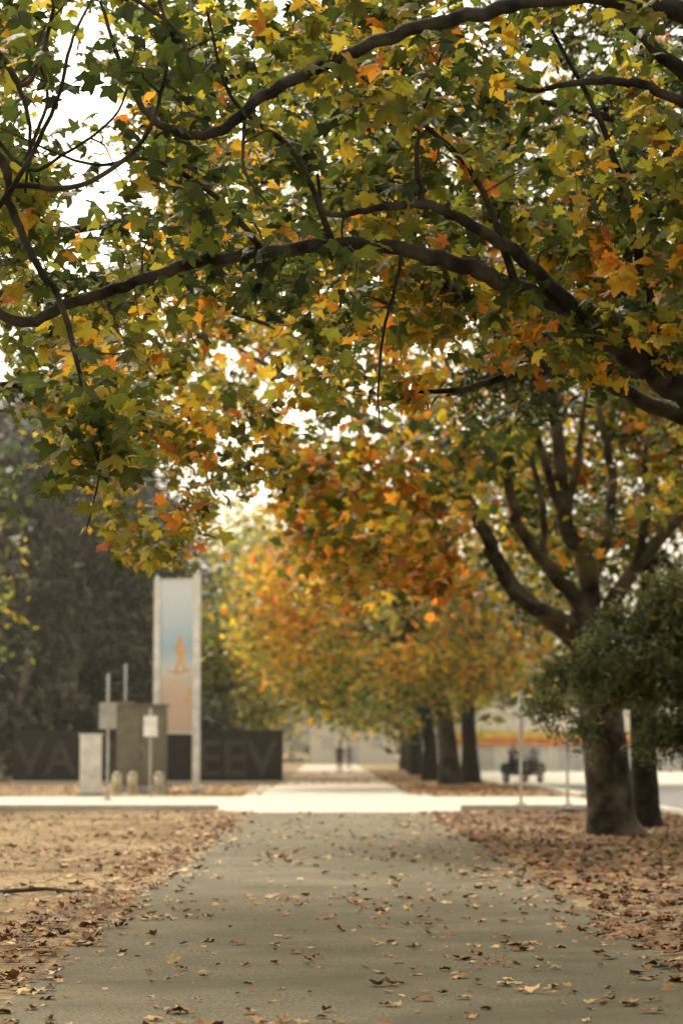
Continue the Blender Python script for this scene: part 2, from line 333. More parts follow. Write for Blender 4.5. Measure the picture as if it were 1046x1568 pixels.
def keepH(p):
    x,z=p[0],p[2]
    top=2.45+(x-3.1)*.78+.3*noise.noise(Vector((x*1.5,z,1)))
    if x<4.15: lo=2.1-(x-3.1)*.75
    elif x<4.95: lo=2.2
    else: lo=1.15+.2*max(0,x-5.2)
    return lo<z<top
DH=np.array([(.05,.072,.040),(.085,.115,.062),(.13,.165,.085),(.18,.21,.108),(.23,.255,.128),(.28,.28,.13),(.31,.29,.12),(.34,.28,.11)])*1.25
make_tree('evergreen_tree',H,[((5.2,38.8,2.8),(2.5,.7,2.0),560),((7,43,6),(3,3,2.2),90)],M_barkD,M_leafd,SLIM,.07,44,.13,lambda p:.46,sides=4,
   gapt=-.12,gapf=1.3,keep=lambda p: keepH(p) or p[2]>5.2,twig=.008,seed=14,ramp_c=DH,cvar=.2,up=.8)

def rowbias(p): return .44+.24*max(0,min(1,(2.4-p[0])/4))*max(0,min(1,(p[2]-3)/2.5))-.24*max(0,min(1,(4.0-p[2])/1.8))-.18*max(0,min(1,(-1.0-p[0])/2))+.22*((p[0]-3.0)**2+(p[2]-5.3)**2<1.3)
mass('plane_tree',[((2.4,92,6.4),(6.2,6,3.9),480),((-.2,88,6.2),(3.0,4,3.3),200)],M_leaf,.18,RAMP_C,rowbias,seed=21,
  trunks=[([(5.0,98,-.1),(4.9,98,1.5),(4.7,98,3),(4.2,97,4.5),(3.4,96,6)],[.55,.4,.36,.3,.2])],bark=M_barkE,keep=lambda p:p[2]>2.9+(.9*max(0,-p[0]-1) ),clump=.6,per=15)
mass('plane_tree',[((6.6,97,7.5),(5.2,5.5,4.6),340)],M_leaf,.18,RAMP_C,lambda p:.36,seed=22,
  trunks=[([(6.0,101,-.1),(5.95,101,1.5),(5.9,101,3.5),(6.1,100,6)],[.5,.33,.3,.22])],bark=M_barkD,keep=lambda p:p[2]>3.6,clump=.65,per=14)
for i,(x,y) in enumerate([(4.7,110),(5.1,120),(4.9,132),(5.2,146),(5.3,164)]):
    mass('plane_tree',[((x-1.2,y,6.3),(5.6,6,4.4),160)],M_leaf,.26,RAMP_C,.34,seed=30+i,
      trunks=[([(x,y,-.1),(x,y,1.6),(x-.2,y,3.4),(x,y,6)],[.45,.3,.27,.18])],bark=M_barkD,keep=lambda p:p[2]>2.4,clump=.8,per=12)
YG=np.array([(.08,.10,.035),(.15,.17,.05),(.24,.25,.07),(.37,.34,.09),(.47,.40,.10),(.52,.39,.09),(.50,.30,.07),(.4,.2,.06)])
for i,(x,y,zt) in enumerate([(-5.4,118,7.8),(-6.5,134,8.8),(-4.2,150,8)]):
    mass('plane_tree',[((x+1.0,y,zt),(4.6,5,zt-2),380 if i==0 else 220)],M_leaf,.22,YG,.39,seed=40+i,
      trunks=[([(x,y,-.1),(x,y,2),(x+.2,y,4),(x,y,7)],[.5,.34,.3,.2])],bark=M_barkE,keep=lambda p:p[2]>2.2,clump=.75,per=14)
GG=np.array([(.055,.06,.044),(.08,.086,.06),(.11,.117,.08),(.14,.145,.10),(.18,.178,.125),(.23,.218,.16),(.27,.25,.19),(.25,.22,.16)])
for i,(x,y,zt,rx,n_) in enumerate([(-12.5,114,9.6,5.4,950),(-20,120,11.5,6.5,500),(-9.3,126,7.8,3.8,420),(-15,128,12.5,6.5,800),(-12,136,13.5,5,400)]):
    mass('gum_tree',[((x,y,zt),(rx,5,zt-1.0),n_)],M_leaff,.28,GG,.42,seed=50+i,shape=SLIM,gapf=.3,gapt=-.16,vert=1.0,
      trunks=[([(x+.6,y-2,-.1),(x+.5,y-2,2.5),(x+.8,y-2,5),(x,y,9)],[.4,.28,.24,.14]),([(x-1.4,y-2.5,-.1),(x-1.6,y-2.5,3),(x-1,y-2.5,6),(x-.8,y,8)],[.3,.2,.18,.1])],bark=M_barkG,clump=.6,per=18)
RB=np.array([(.04,.04,.024),(.07,.058,.034),(.11,.075,.045),(.15,.09,.055),(.17,.10,.06),(.18,.11,.065),(.19,.12,.07),(.19,.12,.07)])
mass('hedge',[((-12.3,109,2.0),(2.6,1.5,2.3),200),((-7.5,109,1.7),(5.5,1.2,1.9),200)],M_leaff,.18,RB*np.array([.8,1,1]),.4,seed=60,clump=.45,per=14)
mass('distant_trees',[((x,228+random.uniform(-15,25),6+random.uniform(-1,2)),(13,9,8),170) for x in range(-150,151,15)]+
     [((x,180,6.5),(9,7,6.5),200) for x in (16,30,46,60)]+[((x,165,5.5),(9,7,6),200) for x in (-18,-32,-46,-60)],M_leaff,.5,YG,.28,seed=70,clump=1.3,per=13,
     keep=lambda p: not(-1.5<p[0]<6.5 and p[2]<4.0))
mass('plane_tree',[((-9.5,60,6.5),(3.6,4,3.2),180)],M_leaf,.13,RAMP_C,.3,seed=80,
  trunks=[([(-8.35,60,-.1),(-8.3,60,.8),(-8.35,60,2.2),(-8.9,60,4),(-9.3,60,6)],[.3,.2,.17,.14,.1])],bark=M_barkD,keep=lambda p:p[2]>3.4 and p[0]<-8.2,clump=.45,per=12)

# ------------------------------------------------------------ ground surfaces
def sheet(name,x0,x1,y0,y1,z,mat,nx=1,ny=1,wob=0,parent=None):
    xs=np.linspace(x0,x1,nx+1);ys=np.linspace(y0,y1,ny+1)
    V=np.array([(x,y,z) for y in ys for x in xs])
    if wob:
        V=V.reshape(ny+1,nx+1,3)
        for j,y in enumerate(ys):
            V[j,0,0]+=wob*noise.noise(Vector((y*1.1,3,0)))+wob*.5*noise.noise(Vector((y*4,7,0)))
            V[j,-1,0]+=wob*noise.noise(Vector((y*1.1,13,0)))+wob*.5*noise.noise(Vector((y*4,17,0)))
        V=V.reshape(-1,3)
    F=[(j*(nx+1)+i,j*(nx+1)+i+1,(j+1)*(nx+1)+i+1,(j+1)*(nx+1)+i) for j in range(ny) for i in range(nx)]
    return raw_mesh(name,V,F,[mat],parent=parent)
M_ground=noise_mat('dry_ground',(.12,.077,.037),(.255,.175,.094),scale=1.6,rough=.95,bump=.8,bscale=12,bdist=.05,c3=(.33,.245,.14),s3=.25,spec=.1)
nt=M_ground.node_tree
tc=nt.nodes.new('ShaderNodeTexCoord'); v=nt.nodes.new('ShaderNodeTexVoronoi'); v.inputs['Scale'].default_value=9
nt.links.new(tc.outputs['Object'],v.inputs['Vector'])
hs=nt.nodes.new('ShaderNodeHueSaturation'); b=nt.nodes['Principled BSDF']; src=b.inputs['Base Color'].links[0].from_socket
sx=nt.nodes.new('ShaderNodeSeparateColor'); nt.links.new(v.outputs['Color'],sx.inputs[0])
mr=nt.nodes.new('ShaderNodeMapRange'); mr.inputs['To Min'].default_value=.55; mr.inputs['To Max'].default_value=1.4
nt.links.new(sx.outputs[0],mr.inputs['Value']); nt.links.new(mr.outputs[0],hs.inputs['Value'])
nt.links.new(src,hs.inputs['Color']); nt.links.new(hs.outputs['Color'],b.inputs['Base Color'])
sheet('ground',-500,500,-60,900,0,M_ground)
M_path=noise_mat('path_concrete',(.095,.083,.053),(.245,.218,.148),scale=48,rough=.9,bump=.7,bscale=70,bdist=.010,c3=(.135,.119,.077),s3=.6,lo=.38,hi=.62,spec=.15)
nt=M_path.node_tree; b=nt.nodes['Principled BSDF']; src=b.inputs['Base Color'].links[0].from_socket
tc=nt.nodes.new('ShaderNodeTexCoord')
st=nt.nodes.new('ShaderNodeTexNoise'); st.inputs['Scale'].default_value=.9; st.inputs['Detail'].default_value=7; st.inputs['Roughness'].default_value=.65
nt.links.new(tc.outputs['Object'],st.inputs['Vector'])
mr=nt.nodes.new('ShaderNodeMapRange'); mr.inputs['From Min'].default_value=.3; mr.inputs['From Max'].default_value=.7; mr.inputs['To Min'].default_value=.76; mr.inputs['To Max'].default_value=1.2
nt.links.new(st.outputs['Fac'],mr.inputs['Value'])
hs=nt.nodes.new('ShaderNodeHueSaturation'); nt.links.new(mr.outputs[0],hs.inputs['Value']); nt.links.new(src,hs.inputs['Color']); nt.links.new(hs.outputs['Color'],b.inputs['Base Color'])
sheet('footpath',-1.9,2.4,2,56,.004,M_path,1,260,wob=.10)
M_pale=noise_mat('pale_concrete',(.46,.42,.34),(.58,.54,.45),scale=3,rough=.85,bump=.1,c3=(.51,.46,.37),s3=.3)
M_far=noise_mat('far_path',(.38,.31,.22),(.50,.42,.31),scale=2,rough=.9,bump=.1)
sheet('driveway',-60,7.5,59,74,.008,M_pale)
sheet('path_apron',-2.6,3.2,56,96,.012,M_pale,1,60,wob=.1)
sheet('far_footpath',-1.9,2.6,96,215,.008,M_far,1,60,wob=.15)
M_asph=noise_mat('asphalt',(.14,.135,.125),(.20,.195,.18),scale=20,rough=.9,bump=.3)
sheet('road',8.0,17,-20,100,.006,M_asph)
sheet('car_park',7.2,40,100,176,.010,M_pale)
def boxes(name,lst,loc=(0,0,0),rot=0,bev=.01,par=None):
    e=par or empty(name,loc)
    if par is None: e.rotation_euler[2]=rot
    for (pn,cx,cy,cz,sx_,sy_,sz_,mt) in lst:
        bm=bmesh.new(); bmesh.ops.create_cube(bm,size=1)
        bmesh.ops.scale(bm,vec=(sx_,sy_,sz_),verts=bm.verts)
        bb=min(bev,min(sx_,sy_,sz_)*.3)
        if bb>.001: bmesh.ops.bevel(bm,geom=bm.edges[:],offset=bb,segments=2,affect='EDGES')
        me=bpy.data.meshes.new(pn); bm.to_mesh(me); bm.free(); me.materials.append(mt)
        o=bpy.data.objects.new(pn,me); o.location=(cx,cy,cz); o.parent=e; COL.objects.link(o)
    return e
def cyl(pn,e,p0,p1,r,mt,seg=20,r2=None):
    p0=Vector(p0);p1=Vector(p1);d=p1-p0
    bm=bmesh.new(); bmesh.ops.create_cone(bm,cap_ends=True,segments=seg,radius1=r,radius2=r if r2 is None else r2,depth=d.length)
    me=bpy.data.meshes.new(pn); bm.to_mesh(me); bm.free(); me.materials.append(mt)
    for p in me.polygons: p.use_smooth=len(p.vertices)==4
    o=bpy.data.objects.new(pn,me); o.location=(p0+p1)/2; o.rotation_mode='QUATERNION'; o.rotation_quaternion=d.to_track_quat('Z','Y'); o.parent=e; COL.objects.link(o); return o
M_white=plain('white_paint',(.82,.80,.75),.4); M_khaki=plain('khaki_panel',(.20,.18,.135),.6); M_dark=plain('dark_steel',(.030,.026,.022),.6)
M_grey=plain('grey_metal',(.38,.37,.34),.4); M_letter=plain('letter_steel',(.075,.066,.056),.6); M_cream=plain('cream_paint',(.55,.48,.34),.6)
M_kerb=noise_mat('kerb_concrete',(.55,.51,.43),(.68,.64,.55),scale=5,rough=.85,bump=.2)
boxes('kerb',[('kerb_left',-31.6,58.9,.06,58,.25,.12,M_kerb),('kerb_right',5.35,58.9,.06,4.2,.25,.12,M_kerb)])
boxes('kerb',[('kerb_near',7.9,20,.06,.25,77.5,.12,M_kerb),('kerb_far',7.9,87,.06,.25,25,.12,M_kerb)])
boxes('drain_grate',[('frame',5.95,57.4,.03,1.0,.6,.06,M_dark)]+[('bar_%d'%i,5.55+.16*i,57.4,.07,.05,.5,.03,M_grey) for i in range(6)])

# ------------------------------------------------------------ banner sign
m,ntb,bb=newmat('banner_art'); L=ntb.links
tc=N(ntb,'ShaderNodeTexCoord'); sp=N(ntb,'ShaderNodeSeparateXYZ'); L.new(tc.outputs['Generated'],sp.inputs[0])
nn=N(ntb,'ShaderNodeTexNoise'); nn.inputs['Scale'].default_value=3; L.new(tc.outputs['Generated'],nn.inputs['Vector'])
ad=N(ntb,'ShaderNodeMath',operation='MULTIPLY_ADD'); L.new(nn.outputs['Fac'],ad.inputs[0]); ad.inputs[1].default_value=.12; L.new(sp.outputs['Z'],ad.inputs[2])
rp=N(ntb,'ShaderNodeValToRGB'); L.new(ad.outputs[0],rp.inputs[0]); els=rp.color_ramp.elements
els[0].position=.0; els[0].color=(.66,.50,.37,1); els[1].position=1; els[1].color=(.78,.83,.87,1)
for p,c in [(.30,(.70,.54,.41)),(.40,(.72,.6,.48)),(.46,(.72,.74,.72)),(.60,(.42,.57,.69)),(.80,(.62,.73,.81))]:
    e_=els.new(p); e_.color=(*c,1)
L.new(rp.outputs[0],bb.inputs['Base Color']); bb.inputs['Roughness'].default_value=.5; M_art=m
M_orange=plain('orange_print',(.78,.45,.22),.5)
bs=boxes('banner_sign',[('banner_panel',-5.12,83,4.62,1.14,.05,5.15,M_art),('top_rail',-5.12,83,7.24,1.16,.08,.08,M_white),('bottom_rail',-5.12,83,2.0,1.16,.08,.08,M_white),
   ('post_left',-5.80,83,3.62,.22,.22,7.25,M_white),('post_right',-4.44,83,3.7,.26,.26,7.5,M_white),
   ('base_plate_left',-5.80,83,.03,.5,.5,.06,M_grey),('base_plate_right',-4.44,83,.03,.5,.5,.06,M_grey)],bev=.02)
cyl('cap_left',bs,(-5.80,83,7.25),(-5.80,83,7.38),.12,M_white,12,.02); cyl('cap_right',bs,(-4.44,83,7.45),(-4.44,83,7.62),.14,M_white,12,.02)
def flat(pn,e,pts,y,mt):
    me=bpy.data.meshes.new(pn); me.from_pydata([(x,y,z) for x,z in pts],[],[tuple(range(len(pts)))]); me.materials.append(mt)
    o=bpy.data.objects.new(pn,me); COL.objects.link(o); o.parent=e
flat('print_figure',bs,[(-5.22,4.1),(-5.08,4.5),(-5.16,4.9),(-5.05,5.3),(-4.95,5.32),(-4.92,5.05),(-4.82,4.8),(-4.9,4.5),(-4.78,4.15),(-4.88,4.12),(-4.98,4.4),(-5.10,4.12)],82.97,M_orange)
flat('print_swirl',bs,[(-5.6,4.2),(-5.4,4.05),(-5.1,4.0),(-4.7,4.08),(-4.62,4.25),(-4.75,4.2),(-5.1,4.1),(-5.4,4.15)],82.967,M_orange)
flat('print_mark',bs,[(-4.95,2.9),(-4.75,3.1),(-4.62,3.4),(-4.7,3.45),(-4.85,3.2),(-5.0,3.0)],82.97,M_orange)
boxes('electrical_cabinet',[('body',-6.15,81,1.55,1.65,.7,2.6,M_khaki),('plinth',-6.15,81,.12,1.8,.85,.24,M_grey),('roof_cap',-6.15,81,2.9,1.8,.85,.09,M_khaki),
   ('door_left',-6.55,80.63,1.55,.76,.03,2.3,M_khaki),('door_right',-5.75,80.63,1.55,.76,.03,2.3,M_khaki),('handle',-6.12,80.6,1.5,.04,.05,.25,M_grey),('notice',-5.75,80.60,2.0,.35,.02,.3,M_cream)],bev=.02)
boxes('white_pillar',[('shaft',-7.45,77,.93,.66,.5,1.86,M_white),('cap',-7.45,77,1.9,.74,.58,.07,M_white),('footing',-7.45,77,.05,.8,.65,.1,M_kerb)],bev=.02)
def post_sign(name,x,y,h,pw,ph,pz,mt,pm):
    e=boxes(name,[('plate',x,y-.06,pz,pw,.02,ph,mt),('clamp_top',x,y-.035,pz+ph*.3,.12,.03,.05,pm),('clamp_bottom',x,y-.035,pz-ph*.3,.12,.03,.05,pm)],bev=.004)
    cyl('post',e,(x,y,0),(x,y,h),.04,pm); cyl('footing',e,(x,y,0),(x,y,.08),.12,M_kerb); return e
post_sign('parking_sign',-5.35,74,2.7,.42,.62,2.15,M_white,M_grey)
post_sign('street_sign',-6.2,69,3.6,.5,.75,2.4,M_grey,M_grey)
post_sign('street_sign',-6.95,84,4.4,.6,1.0,2.6,M_khaki,M_grey)
for x,y in [(-6.7,78),(-6.25,78.6),(-5.35,78)]:
    e=empty('bollard'); cyl('shaft',e,(x,y,0),(x,y,.62),.16,M_cream); cyl('cap',e,(x,y,.62),(x,y,.72),.17,M_cream,20,.08); cyl('base',e,(x,y,0),(x,y,.06),.2,M_kerb)
sw=boxes('sign_wall',[('panel_%d'%i,-12.6+i*1.6+.4,101,1.08,1.59,.16,2.16,M_dark) for i in range(7)]+[('top_rail',-7.4,101,2.2,11.4,.22,.07,M_dark),('footing',-7.4,101,.06,11.5,.4,.12,M_kerb)],bev=.01)
def text(body,x,z,s,parent):
    cu=bpy.data.curves.new('letters','FONT'); cu.body=body; cu.size=s; cu.extrude=.03; cu.offset=.03
    o=bpy.data.objects.new('tmp',cu); COL.objects.link(o); dg=bpy.context.evaluated_depsgraph_get()
    me=bpy.data.meshes.new_from_object(o.evaluated_get(dg)); bpy.data.objects.remove(o)
    o=bpy.data.objects.new('letters',me); me.materials.clear(); me.materials.append(M_letter); COL.objects.link(o); o.location=(x,100.87,z); o.rotation_euler=(math.pi/2,0,0); o.parent=parent
text('VARL',-12.9,.4,2.0,sw); text('EEV',-5.4,.35,2.1,sw)

# ------------------------------------------------------------ shop building and far building
M_yel=plain('yellow_band',(.80,.55,.10),.5); M_red=plain('red_band',(.75,.24,.07),.5); M_wallw=plain('white_render',(.82,.79,.72),.8)
M_pane=plain('pale_window',(.6,.59,.55),.3)
sp_=[('walls',20,158,1.9,25,10,3.8,M_wallw),('fascia_yellow',20,152.85,2.30,25.4,.3,.42,M_yel),('fascia_red',20,152.8,1.86,25.4,.3,.40,M_red),('roof',20,158,3.9,25.8,10.8,.2,M_wallw),('gutter',20,152.6,3.75,25.8,.15,.15,M_wallw)]
for i in range(7):
    x=9.6+i*3
    sp_+= [('window_%d'%i,x,152.97,.95,1.9,.08,1.3,M_pane),('window_frame_%d'%i,x,152.98,1.63,2.0,.12,.05,M_wallw)]
boxes('shop_building',sp_,bev=.01)
M_fw=plain('cream_render',(.8,.74,.62),.8,var=.05)
fb=[('walls',2.5,232,1.9,8,8,3.8,M_fw),('roof',2.5,232,3.9,8.6,8.8,.2,M_fw),('door',2.5,227.97,1.1,1.1,.06,2.2,M_pane)]
for i in range(2): fb.append(('window_%d'%i,.2+i*4.6,227.97,2.0,1.2,.06,1.2,M_pane)); 
boxes('white_building',fb)
for nm,x,y,h in [('street_pole',8.6,106.5,4.1),('street_pole',6.15,62,2.3),('street_pole',5.0,62.5,2.9)]:
    e=empty(nm); cyl('pole',e,(x,y,0),(x,y,h),.04,M_grey); cyl('base',e,(x,y,0),(x,y,.1),.13,M_kerb); cyl('cap',e,(x,y,h),(x,y,h+.07),.045,M_grey,16,.02)

# ------------------------------------------------------------ people
M_tyre=plain('tyre',(.015,.015,.015),.9); M_lamp=plain('headlamp_glass',(.8,.8,.78),.1)
M_skin=plain('skin',(.42,.25,.17),.6); M_hair=plain('hair',(.03,.02,.015),.7); M_shoe=plain('shoes',(.05,.045,.04),.7)
def person(name,loc,face,top,leg,stride=.28,seated=False,par=None,helmet=None):
    V=[(0,0,.95),(0,0,1.12),(0,0,1.32),(0,0,1.44),(0,-.01,1.52),(0,-.02,1.62),(0,-.015,1.70)]
    if seated: V=[(x,y-(z-.95)*.18,z) for x,y,z in V]
    R=[(.15,.11),(.14,.10),(.17,.11),(.12,.08),(.055,.055),(.08,.095),(.075,.085)]
    G_=['t','t','t','t','s','s','h']
    E=[(i,i+1) for i in range(6)]
    def chain(start,pts,g):
        p=start
        for q,r in pts: V.append(q);R.append((r,r));E.append((p,len(V)-1));G_.append(g);p=len(V)-1
        return p
    for s in (-1,1):
        d=s*stride
        if seated:
            a=chain(0,[((s*.10,-.06,.93),.095),((s*.16,-.46,.92),.065),((s*.15,-.42,.50),.045)],'l'); chain(a,[((s*.15,-.44,.46),.045),((s*.16,-.60,.44),.035)],'f')
            h=chain(3,[((s*.20,-.09,1.38),.06),((s*.26,-.24,1.18),.042)],'t'); h=chain(h,[((s*.27,-.50,1.18),.03),((s*.26,-.56,1.18),.034)],'s')
        else:
            a=chain(0,[((s*.10,0,.88),.095),((s*.10,-.05-d*.45,.50),.062),((s*.10,-d*.9+.06,.10),.042)],'l'); chain(a,[((s*.11,-d*.9,.05),.045),((s*.12,-d*.9-.15,.04),.035)],'f')
            h=chain(3,[((s*.19,0,1.40),.06),((s*.235,.02+d*.3,1.13),.042)],'t'); h=chain(h,[((s*.24,-.04+d*.75,.89),.03),((s*.24,-.06+d*.85,.83),.034)],'s')
        hx,hy,hz=V[h]
        for i,l in enumerate((.075,.085,.08,.062)):
            if seated: chain(h,[((hx-s*.025+s*.017*i,hy-.05,hz+.01),.009),((hx-s*.025+s*.018*i,hy-.05-l*.4,hz-.02),.008),((hx-s*.025+s*.018*i,hy-.04-l*.2,hz-.05),.007)],'s')
            else: chain(h,[((hx,hy-.025+.017*i,hz-.045),.009),((hx-s*.008,hy-.03+.018*i,hz-.045-l*.6),.008),((hx-s*.02,hy-.032+.018*i,hz-.045-l),.007)],'s')
        chain(h,[((hx-s*.03,hy-.02,hz-.02),.011),((hx-s*.045,hy-.05,hz-.035),.009)],'s')
    me=bpy.data.meshes.new('p'); me.from_pydata(V,E,[]); o=bpy.data.objects.new(name,me); COL.objects.link(o)
    sk=o.modifiers.new('s','SKIN'); 
    for i,r in enumerate(R): me.skin_vertices[0].data[i].radius=r
    me.skin_vertices[0].data[0].use_root=True
    sb=o.modifiers.new('u','SUBSURF'); sb.levels=2; sb.render_levels=2
    dg=bpy.context.evaluated_depsgraph_get(); nm=bpy.data.meshes.new_from_object(o.evaluated_get(dg)); o.modifiers.clear(); o.data=nm
    nm.materials.clear()
    for m_ in (top,leg,M_skin,helmet or M_hair,M_shoe): nm.materials.append(m_)
    VA=np.array(V); gi={'t':0,'l':1,'s':2,'h':3,'f':4}
    hy=VA[5][1]
    for p in nm.polygons:
        c=p.center; p.use_smooth=True
        j=int(np.argmin(((VA-np.array(c))**2).sum(1))); i=gi[G_[j]]
        if c.z>1.56: i=3 if (c.z>1.68 or c.y>hy+.04 or (helmet and c.z>1.64)) else 2
        p.material_index=i
    for v_ in [(0,hy-.105,1.62,.018),(-.09,hy+.01,1.62,.02),(.09,hy+.01,1.62,.02)]:
        bm=bmesh.new(); bmesh.ops.create_icosphere(bm,subdivisions=1,radius=v_[3]); m2=bpy.data.meshes.new('feature'); bm.to_mesh(m2); bm.free(); m2.materials.append(M_skin)
        q=bpy.data.objects.new('facial_feature',m2); COL.objects.link(q); q.location=v_[:3]; q.parent=o
    o.location=loc; o.rotation_euler[2]=face
    if par: o.parent=par
    return o
person('pedestrian',(.78,140,.012),0,plain('dark_jacket',(.05,.05,.06),.8),plain('dark_trousers',(.05,.04,.04),.8))
person('pedestrian',(1.6,170,.012),math.pi,plain('grey_jacket',(.2,.2,.22),.8),plain('blue_jeans',(.08,.1,.16),.8),.2)
def ring(pn,e,c,R_,r,mt):
    t=Tubes(); a=np.linspace(0,2*np.pi,29); t.add(np.column_stack([np.full(29,c[0]),c[1]+R_*np.cos(a),c[2]+R_*np.sin(a)]),np.full(29,r),8); return t.obj(pn,mt,e)
def scooter(loc,rot,paint,top,leg,helm):
    e=empty('motor_scooter_with_rider',loc); e.rotation_euler[2]=rot
    for y,n_ in ((-.72,'front'),(.55,'rear')):
        ring('tyre_'+n_,e,(0,y,.26),.2,.06,M_tyre); cyl('hub_'+n_,e,(-.05,y,.26),(.05,y,.26),.14,M_grey,20)
    cyl('fork',e,(0,-.70,.3),(0,-.48,.98),.035,M_grey,10)
    boxes('',[('leg_shield',0,-.50,.68,.44,.07,.62,paint),('floorboard',0,-.2,.36,.36,.56,.08,paint),('body',0,.38,.58,.34,.78,.34,paint),('seat',0,.30,.79,.30,.74,.1,M_tyre),
       ('front_mudguard',0,-.72,.50,.14,.42,.05,paint),('headlamp',0,-.60,1.0,.17,.1,.15,M_lamp),('headset',0,-.52,1.0,.24,.16,.2,paint),('tail_lamp',0,.78,.66,.16,.05,.08,M_red),('number_plate',0,.83,.48,.18,.02,.14,M_white)],bev=.03,par=e)
    cyl('handlebar',e,(-.34,-.48,1.1),(.34,-.48,1.1),.018,M_tyre,10)
    for s in (-1,1):
        cyl('mirror_stem',e,(s*.25,-.48,1.1),(s*.33,-.46,1.28),.008,M_grey,8); cyl('mirror',e,(s*.33,-.46,1.3),(s*.33,-.44,1.3),.06,M_grey,14)
    person('rider',(0,.12,-.06),0,top,leg,seated=True,par=e,helmet=helm)
M_sp=plain('scooter_paint',(.06,.06,.07),.3); M_hw=plain('white_helmet',(.6,.6,.58),.3)
scooter((7.85,102,.012),.5,M_sp,plain('dark_coat',(.07,.065,.07),.8),plain('black_trousers',(.04,.04,.04),.8),plain('dark_helmet',(.06,.06,.06),.3))
scooter((8.75,102.5,.012),-.6,plain('brown_scooter_paint',(.12,.08,.06),.3),plain('blue_shirt',(.25,.32,.42),.8),plain('navy_trousers',(.05,.055,.08),.8),M_hw)

# ------------------------------------------------------------ fallen leaves, twigs, grass
LR_T=[0,.2,.4,.6,.8,1]; LR=np.array([(.065,.033,.014),(.155,.068,.025),(.26,.112,.036),(.35,.18,.06),(.48,.295,.112),(.57,.41,.18)])
def litter(name,P,size,u,shape,rng,curl=(.05,.5),zs=.015,parent=None):
    n=len(P); P=np.column_stack([P,rng.uniform(.008,.008+zs,n)])
    sgn=np.where(rng.random(n)<.7,-1,1)
    nrm=rng.normal(0,.18,(n,3))+np.array([0,0,1]); tip=rng.normal(0,1,(n,3))*np.array([1,1,.1])
    cu=rng.uniform(*curl,n)*sgn; P[:,2]+=np.where(cu>0,cu*size*.8,0.0)
    col=ramp(np.clip(u,0,1),LR,LR_T)*np.clip(rng.normal(1,.22,(n,1)),.4,1.6)
    return leaves(name,P,nrm,tip,size,col,shape,cu,M_litter,parent)
rg=np.random.default_rng(99)
def scatter(n,x0,x1,y0,y1,fn):
    x=rg.uniform(x0,x1,n); y=rg.uniform(y0,y1,n)
    k=np.array([rg.random()<fn(a,b) for a,b in zip(x,y)]); return np.column_stack([x,y])[k]
def fR(x,y): return min(1,.75+.5*noise.noise(Vector((x*.6,y*.35,0))))*min(1,max(.1,(x-2.1+.35*noise.noise(Vector((0,y*1.3,5))))/.4))
def fL(x,y):
    e=-1.85-x
    c=math.exp(-(e/.7)**2)*.9+.10+.3*max(0,noise.noise(Vector((x*.4,y*.3,9))))+(.55*max(0,min(1,(24-y)/5)))
    return min(1,c)*min(1,max(.08,(e+.2+.3*noise.noise(Vector((3,y*1.1,5))))/.35))
def fP(x,y):
    c=noise.noise(Vector((x*.9,y*.28,2)))+.5*noise.noise(Vector((x*2.5,y*.9,2)))
    ed=max(math.exp(-((x+1.9)/.35)**2),math.exp(-((x-2.4)/.35)**2))
    return max(.04,min(1,.12+1.2*max(0,c)+.45*ed+.15*(x>.2)))
FL=empty('fallen_leaves')
PR=scatter(18000,2.0,9.5,11,57,fR); PL=scatter(15000,-9,-1.7,11,57,fL); PP=scatter(6200,-1.9,2.4,11,56,fP)
allp=np.vstack([PR,PL,PP]); u=np.concatenate([rg.normal(.33,.22,len(PR)),rg.normal(.5,.25,len(PL)),rg.normal(.72,.25,len(PP))])
sz=np.clip(rg.normal(.055,.018,len(allp)),.02,.1); sz[-len(PP):]*=rg.uniform(.35,1.05,len(PP))
nr_=allp[:,1]<24
litter('leaf_litter_near',allp[nr_],sz[nr_],u[nr_],MAPLE,rg,parent=FL)
litter('leaf_litter_mid',allp[~nr_],sz[~nr_],u[~nr_],SIMPLE,rg,parent=FL)
PF=np.vstack([scatter(5000,-20,-2,76,100,lambda a,b:.8),scatter(4500,2.6,7.4,75,100,lambda a,b:.8),scatter(2500,-1.9,2.6,97,150,lambda a,b:.4),scatter(3500,2.6,7,100,150,lambda a,b:.8)])
litter('leaf_litter_far',PF,np.clip(rg.normal(.09,.02,len(PF)),.03,.14),rg.normal(.62,.2,len(PF)),QUAD,rg,parent=FL)
GP=np.vstack([scatter(16000,-9,-2.1,12,57,lambda x,y:.45+.6*noise.noise(Vector((x*.7,y*.5,4)))),scatter(5000,2.7,9,12,57,lambda x,y:.15+.5*noise.noise(Vector((x*.7,y*.5,4))))])
n=len(GP); h=rg.uniform(.02,.05,n); P3=np.column_stack([GP,h*.5])
gc=np.array([(.36,.28,.145)])*rg.uniform(.5,1.3,(n,1))*np.array([1,1,1])
SLV=polar([(270,1.),(0,.06),(90,1.),(180,.06)])
leaves('dry_grass',P3,np.column_stack([rg.normal(0,1,(n,2)),np.zeros(n)+.05]),np.tile([0,0,1.],(n,1))+rg.normal(0,.4,(n,3)),h,gc,SLV,.2,M_litter,None)
M_stick=noise_mat('stick_bark',(.04,.03,.02),(.11,.08,.05),scale=12,rough=.95,bump=.8,bscale=40)
t=Tubes(); C,r=catmull([(-5.2,24.6,.03),(-4.6,24.95,.04),(-4.0,24.7,.035),(-3.4,24.85,.03),(-2.9,25.15,.05),(-2.6,25.0,.035),(-2.3,25.15,.02)],[.03,.028,.026,.024,.022,.016,.008],5); t.add(C,r,8,.16)
C,r=catmull([(-3.1,25,.05),(-2.9,24.7,.09),(-2.6,24.6,.05)],[.013,.009,.004],4); t.add(C,r,6)
